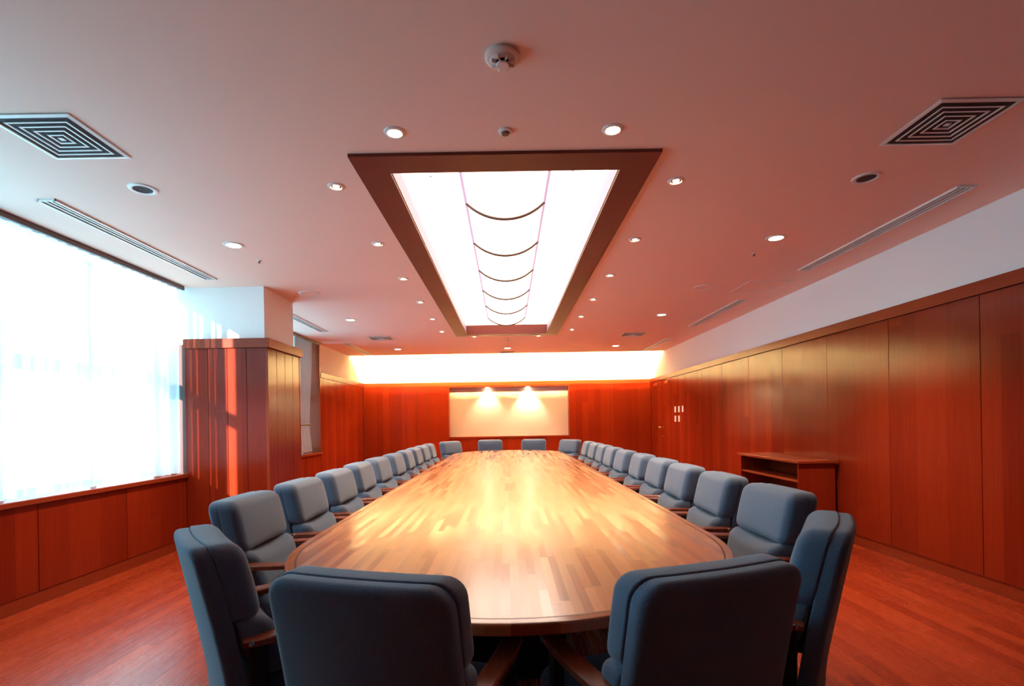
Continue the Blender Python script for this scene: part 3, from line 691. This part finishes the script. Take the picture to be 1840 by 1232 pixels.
# ------------------------------------------------------------ armchair
SEAM = -0.33      # local y of the seam between shell and cushion at the top
def lean(q, z0):
    z = q.z + z0; k = max(0.0, z - 0.42)
    q.y += -0.16 * k - 0.10 * k * k
    q.y += 0.018 * (q.x / 0.25) ** 2           # gently wraps the sitter
    return q
def mk_chair(label):
    t = thing('conference_armchair', label, 'chair', (0, 0, 0), 0, 'blue grey armchairs around the conference table')
    # padded rear shell
    zc, h = 0.600, 0.60; y0 = -0.268
    def df(q):
        q.y += 0.0
        f = 1.0 - 0.10 * max(0, (-q.z) / (h / 2)) ** 1.5; q.x *= f
        q = lean(q, zc); q.y += y0; q.z += zc; return q
    # mirrored in Y so the softly rounded face is the rear one and the seam face is crisp
    sh = pad(0.455, h, 0.050, 0.055, 0.022, 0.008, 0, lambda q: df(Vector((q.x, -q.y, q.z))), 6, 10, 0.005)
    bmesh.ops.recalc_face_normals(sh, faces=sh.faces)
    part('back_shell', sh, M['fabric'], t, True)
    # upper back cushion
    zc2, h2 = 0.785, 0.236
    def df2(q):
        q = lean(q, zc2); q.y += y0 + 0.067; q.z += zc2; return q
    part('back_cushion', pad(0.463, h2, 0.084, 0.050, 0.034, 0.020, 0, df2, 6, 10, 0.006), M['fabric'], t, True)
    # lumbar cushion with a dipped top edge
    zc3, h3 = 0.586, 0.20
    def df3(q):
        if q.z > 0: q.z -= 0.034 * (1 - (q.x / 0.23) ** 2) * (q.z / (h3 / 2))
        else: q.y += 0.03 * (-q.z) / (h3 / 2)
        q = lean(q, zc3); q.y += y0 + 0.086; q.z += zc3; return q
    part('lumbar_cushion', pad(0.452, h3, 0.104, 0.045, 0.046, 0.024, 0, df3, 6, 10, 0.01), M['fabric'], t, True)
    # seat cushion
    Rm = Matrix.Rotation(PI / 2, 4, 'X')
    sb = pad(0.44, 0.46, 0.095, 0.07, 0.038, 0.018, 0, None, 6, 10)
    # pad front (+Y) becomes the top (+Z)
    bmesh.ops.transform(sb, matrix=Matrix.Translation((0, 0.03, 0.415)) @ Rm, verts=sb.verts)
    part('seat', sb, M['fabric'], t, True)
    part('seat_pan', box(-0.21, 0.21, -0.20, 0.22, 0.345, 0.370, bev=0.01), M['black'], t)
    for s in (-1, 1):
        pr = []
        ab = bmesh.new(); n = 12; lo_, hi_ = [], []
        for k in range(n + 1):
            u = k / n; y = -0.255 + 0.375 * u
            x = s * (0.238 + 0.008 * math.sin(PI * u)); wd = 0.026 + 0.004 * math.sin(PI * min(1, u * 1.2))
            if k in (0, n): wd *= 0.8
            z = 0.632 - 0.006 * (1 - u)
            pr.append((x, y, z, wd))
        vs = []
        for x, y, z, wd in pr:
            vs.append([ab.verts.new((x - wd, y, z - 0.020)), ab.verts.new((x - wd, y, z - 0.004)), ab.verts.new((x - wd + 0.005, y, z)), ab.verts.new((x + wd - 0.005, y, z)), ab.verts.new((x + wd, y, z - 0.004)), ab.verts.new((x + wd, y, z - 0.020))])
        for a, b in zip(vs, vs[1:]):
            for i in range(6): ab.faces.new((a[i], a[(i + 1) % 6], b[(i + 1) % 6], b[i]))
        ab.faces.new(vs[0]); ab.faces.new(vs[-1]); bmesh.ops.recalc_face_normals(ab, faces=ab.faces)
        arm = part('armrest', ab, M['arm_wood'], t)
        x = s * 0.238
        part('arm_support', boxes([(x - 0.014, x + 0.014, -0.235, -0.185, 0.36, 0.612), (x - 0.014, x + 0.014, 0.02, 0.07, 0.36, 0.612), (x - 0.014, x + 0.014, -0.235, 0.07, 0.345, 0.375)], 0.006), M['black'], t)
        bt = bmesh.new(); q = bmesh.new(); add_lathe(q, [(0, 0), (0.009, 0), (0.008, 0.005), (0, 0.007)], 12)
        merge(bt, q, Matrix.Translation((x + s * 0.024, -0.235, 0.618)) @ Matrix.Rotation(s * PI / 2, 4, 'Y'))
        part('bolt', bt, M['chrome'], arm, True)
    part('gas_column', lathe([(0, 0.10), (0.035, 0.10), (0.035, 0.22), (0.022, 0.225), (0.022, 0.33), (0.06, 0.335), (0.06, 0.348), (0, 0.348)], 18), M['black'], t, True)
    bs = bmesh.new(); add_lathe(bs, [(0, 0.07), (0.05, 0.07), (0.05, 0.115), (0, 0.115)], 16)
    for k in range(5):
        a = 2 * PI * k / 5 + 0.3; q = bmesh.new()
        c = [(0.03, -0.028, 0.075), (0.03, 0.028, 0.075), (0.03, 0.028, 0.115), (0.03, -0.028, 0.115), (0.29, -0.018, 0.066), (0.29, 0.018, 0.066), (0.29, 0.018, 0.088), (0.29, -0.018, 0.088)]
        v = [q.verts.new(p) for p in c]
        for f in ((0, 1, 2, 3), (4, 5, 6, 7), (0, 1, 5, 4), (1, 2, 6, 5), (2, 3, 7, 6), (3, 0, 4, 7)): q.faces.new([v[i] for i in f])
        bmesh.ops.recalc_face_normals(q, faces=q.faces); merge(bs, q, Matrix.Rotation(a, 4, 'Z'))
    st = part('star_base', bs, M['black'], t)
    for k in range(5):
        a = 2 * PI * k / 5 + 0.3; x, y = 0.275 * math.cos(a), 0.275 * math.sin(a)
        q = bmesh.new()
        for sgn in (-1, 1):
            z_ = bmesh.new(); add_lathe(z_, [(0, -0.009), (0.024, -0.009), (0.027, 0), (0.024, 0.009), (0, 0.009)], 14)
            merge(q, z_, Matrix.Translation((x, y, 0.027)) @ Matrix.Rotation(a + 0.6, 4, 'Z') @ Matrix.Translation((0, sgn * 0.013, 0)) @ Matrix.Rotation(PI / 2, 4, 'X'))
        z_ = bmesh.new(); add_lathe(z_, [(0, 0.03), (0.008, 0.03), (0.008, 0.072), (0, 0.072)], 10); merge(q, z_, Matrix.Translation((x, y, 0)))
        part('caster', q, M['black'], st, True)
    return t

# seam-top centre (x, y) and facing direction of every chair
chairs = []
def put(sx, sy, fx, fy, label):
    d = math.hypot(fx, fy); fx /= d; fy /= d
    off = 0.33
    chairs.append(((sx + off * fx, sy + off * fy, 0), math.atan2(fy, fx) - PI / 2, label))
put(-0.337, 1.155, 0.275, 0.96, 'blue grey armchair seen from behind in the foreground, left of the two')
put(0.478, 1.185, -0.34, 0.94, 'blue grey armchair seen from behind in the foreground, right of the two')
put(-0.985, 1.63, 0.79, 0.62, 'blue grey armchair seen side on at the near left corner of the table')
put(1.075, 1.70, -0.83, 0.56, 'blue grey armchair seen side on at the near right corner of the table')
put(-1.07, 9.36, 0.79, -0.62, 'small distant armchair at the far left corner of the table, turned to the camera')
put(-0.345, 9.83, 0.14, -0.96, 'small distant armchair at the far end of the table, left of the middle two')
put(0.50, 9.83, -0.14, -0.94, 'small distant armchair at the far end of the table, right of the middle two')
put(1.15, 9.30, -0.80, -0.60, 'small distant armchair at the far right corner of the table, turned to the camera')
nth = ['first', 'second', 'third', 'fourth', 'fifth', 'sixth', 'seventh', 'eighth', 'ninth', 'tenth']
for k in range(10):
    j = rnd.uniform(-0.012, 0.012)
    put(-1.33 - j, 2.55 + 0.652 * k + j, 1, rnd.uniform(-0.03, 0.03), 'blue grey armchair on the window side of the table, %s in its straight row' % nth[k])
    put(1.345 + j, 2.50 + 0.645 * k - j, -1, rnd.uniform(-0.03, 0.03), 'blue grey armchair on the right side of the table, %s in its straight row' % nth[k])
c0 = None
for loc, rz, lab in chairs:
    if c0 is None:
        c0 = mk_chair(lab); c0.location = loc; c0.rotation_euler = (0, 0, rz)
    else: copy_thing(c0, loc, rz, lab)
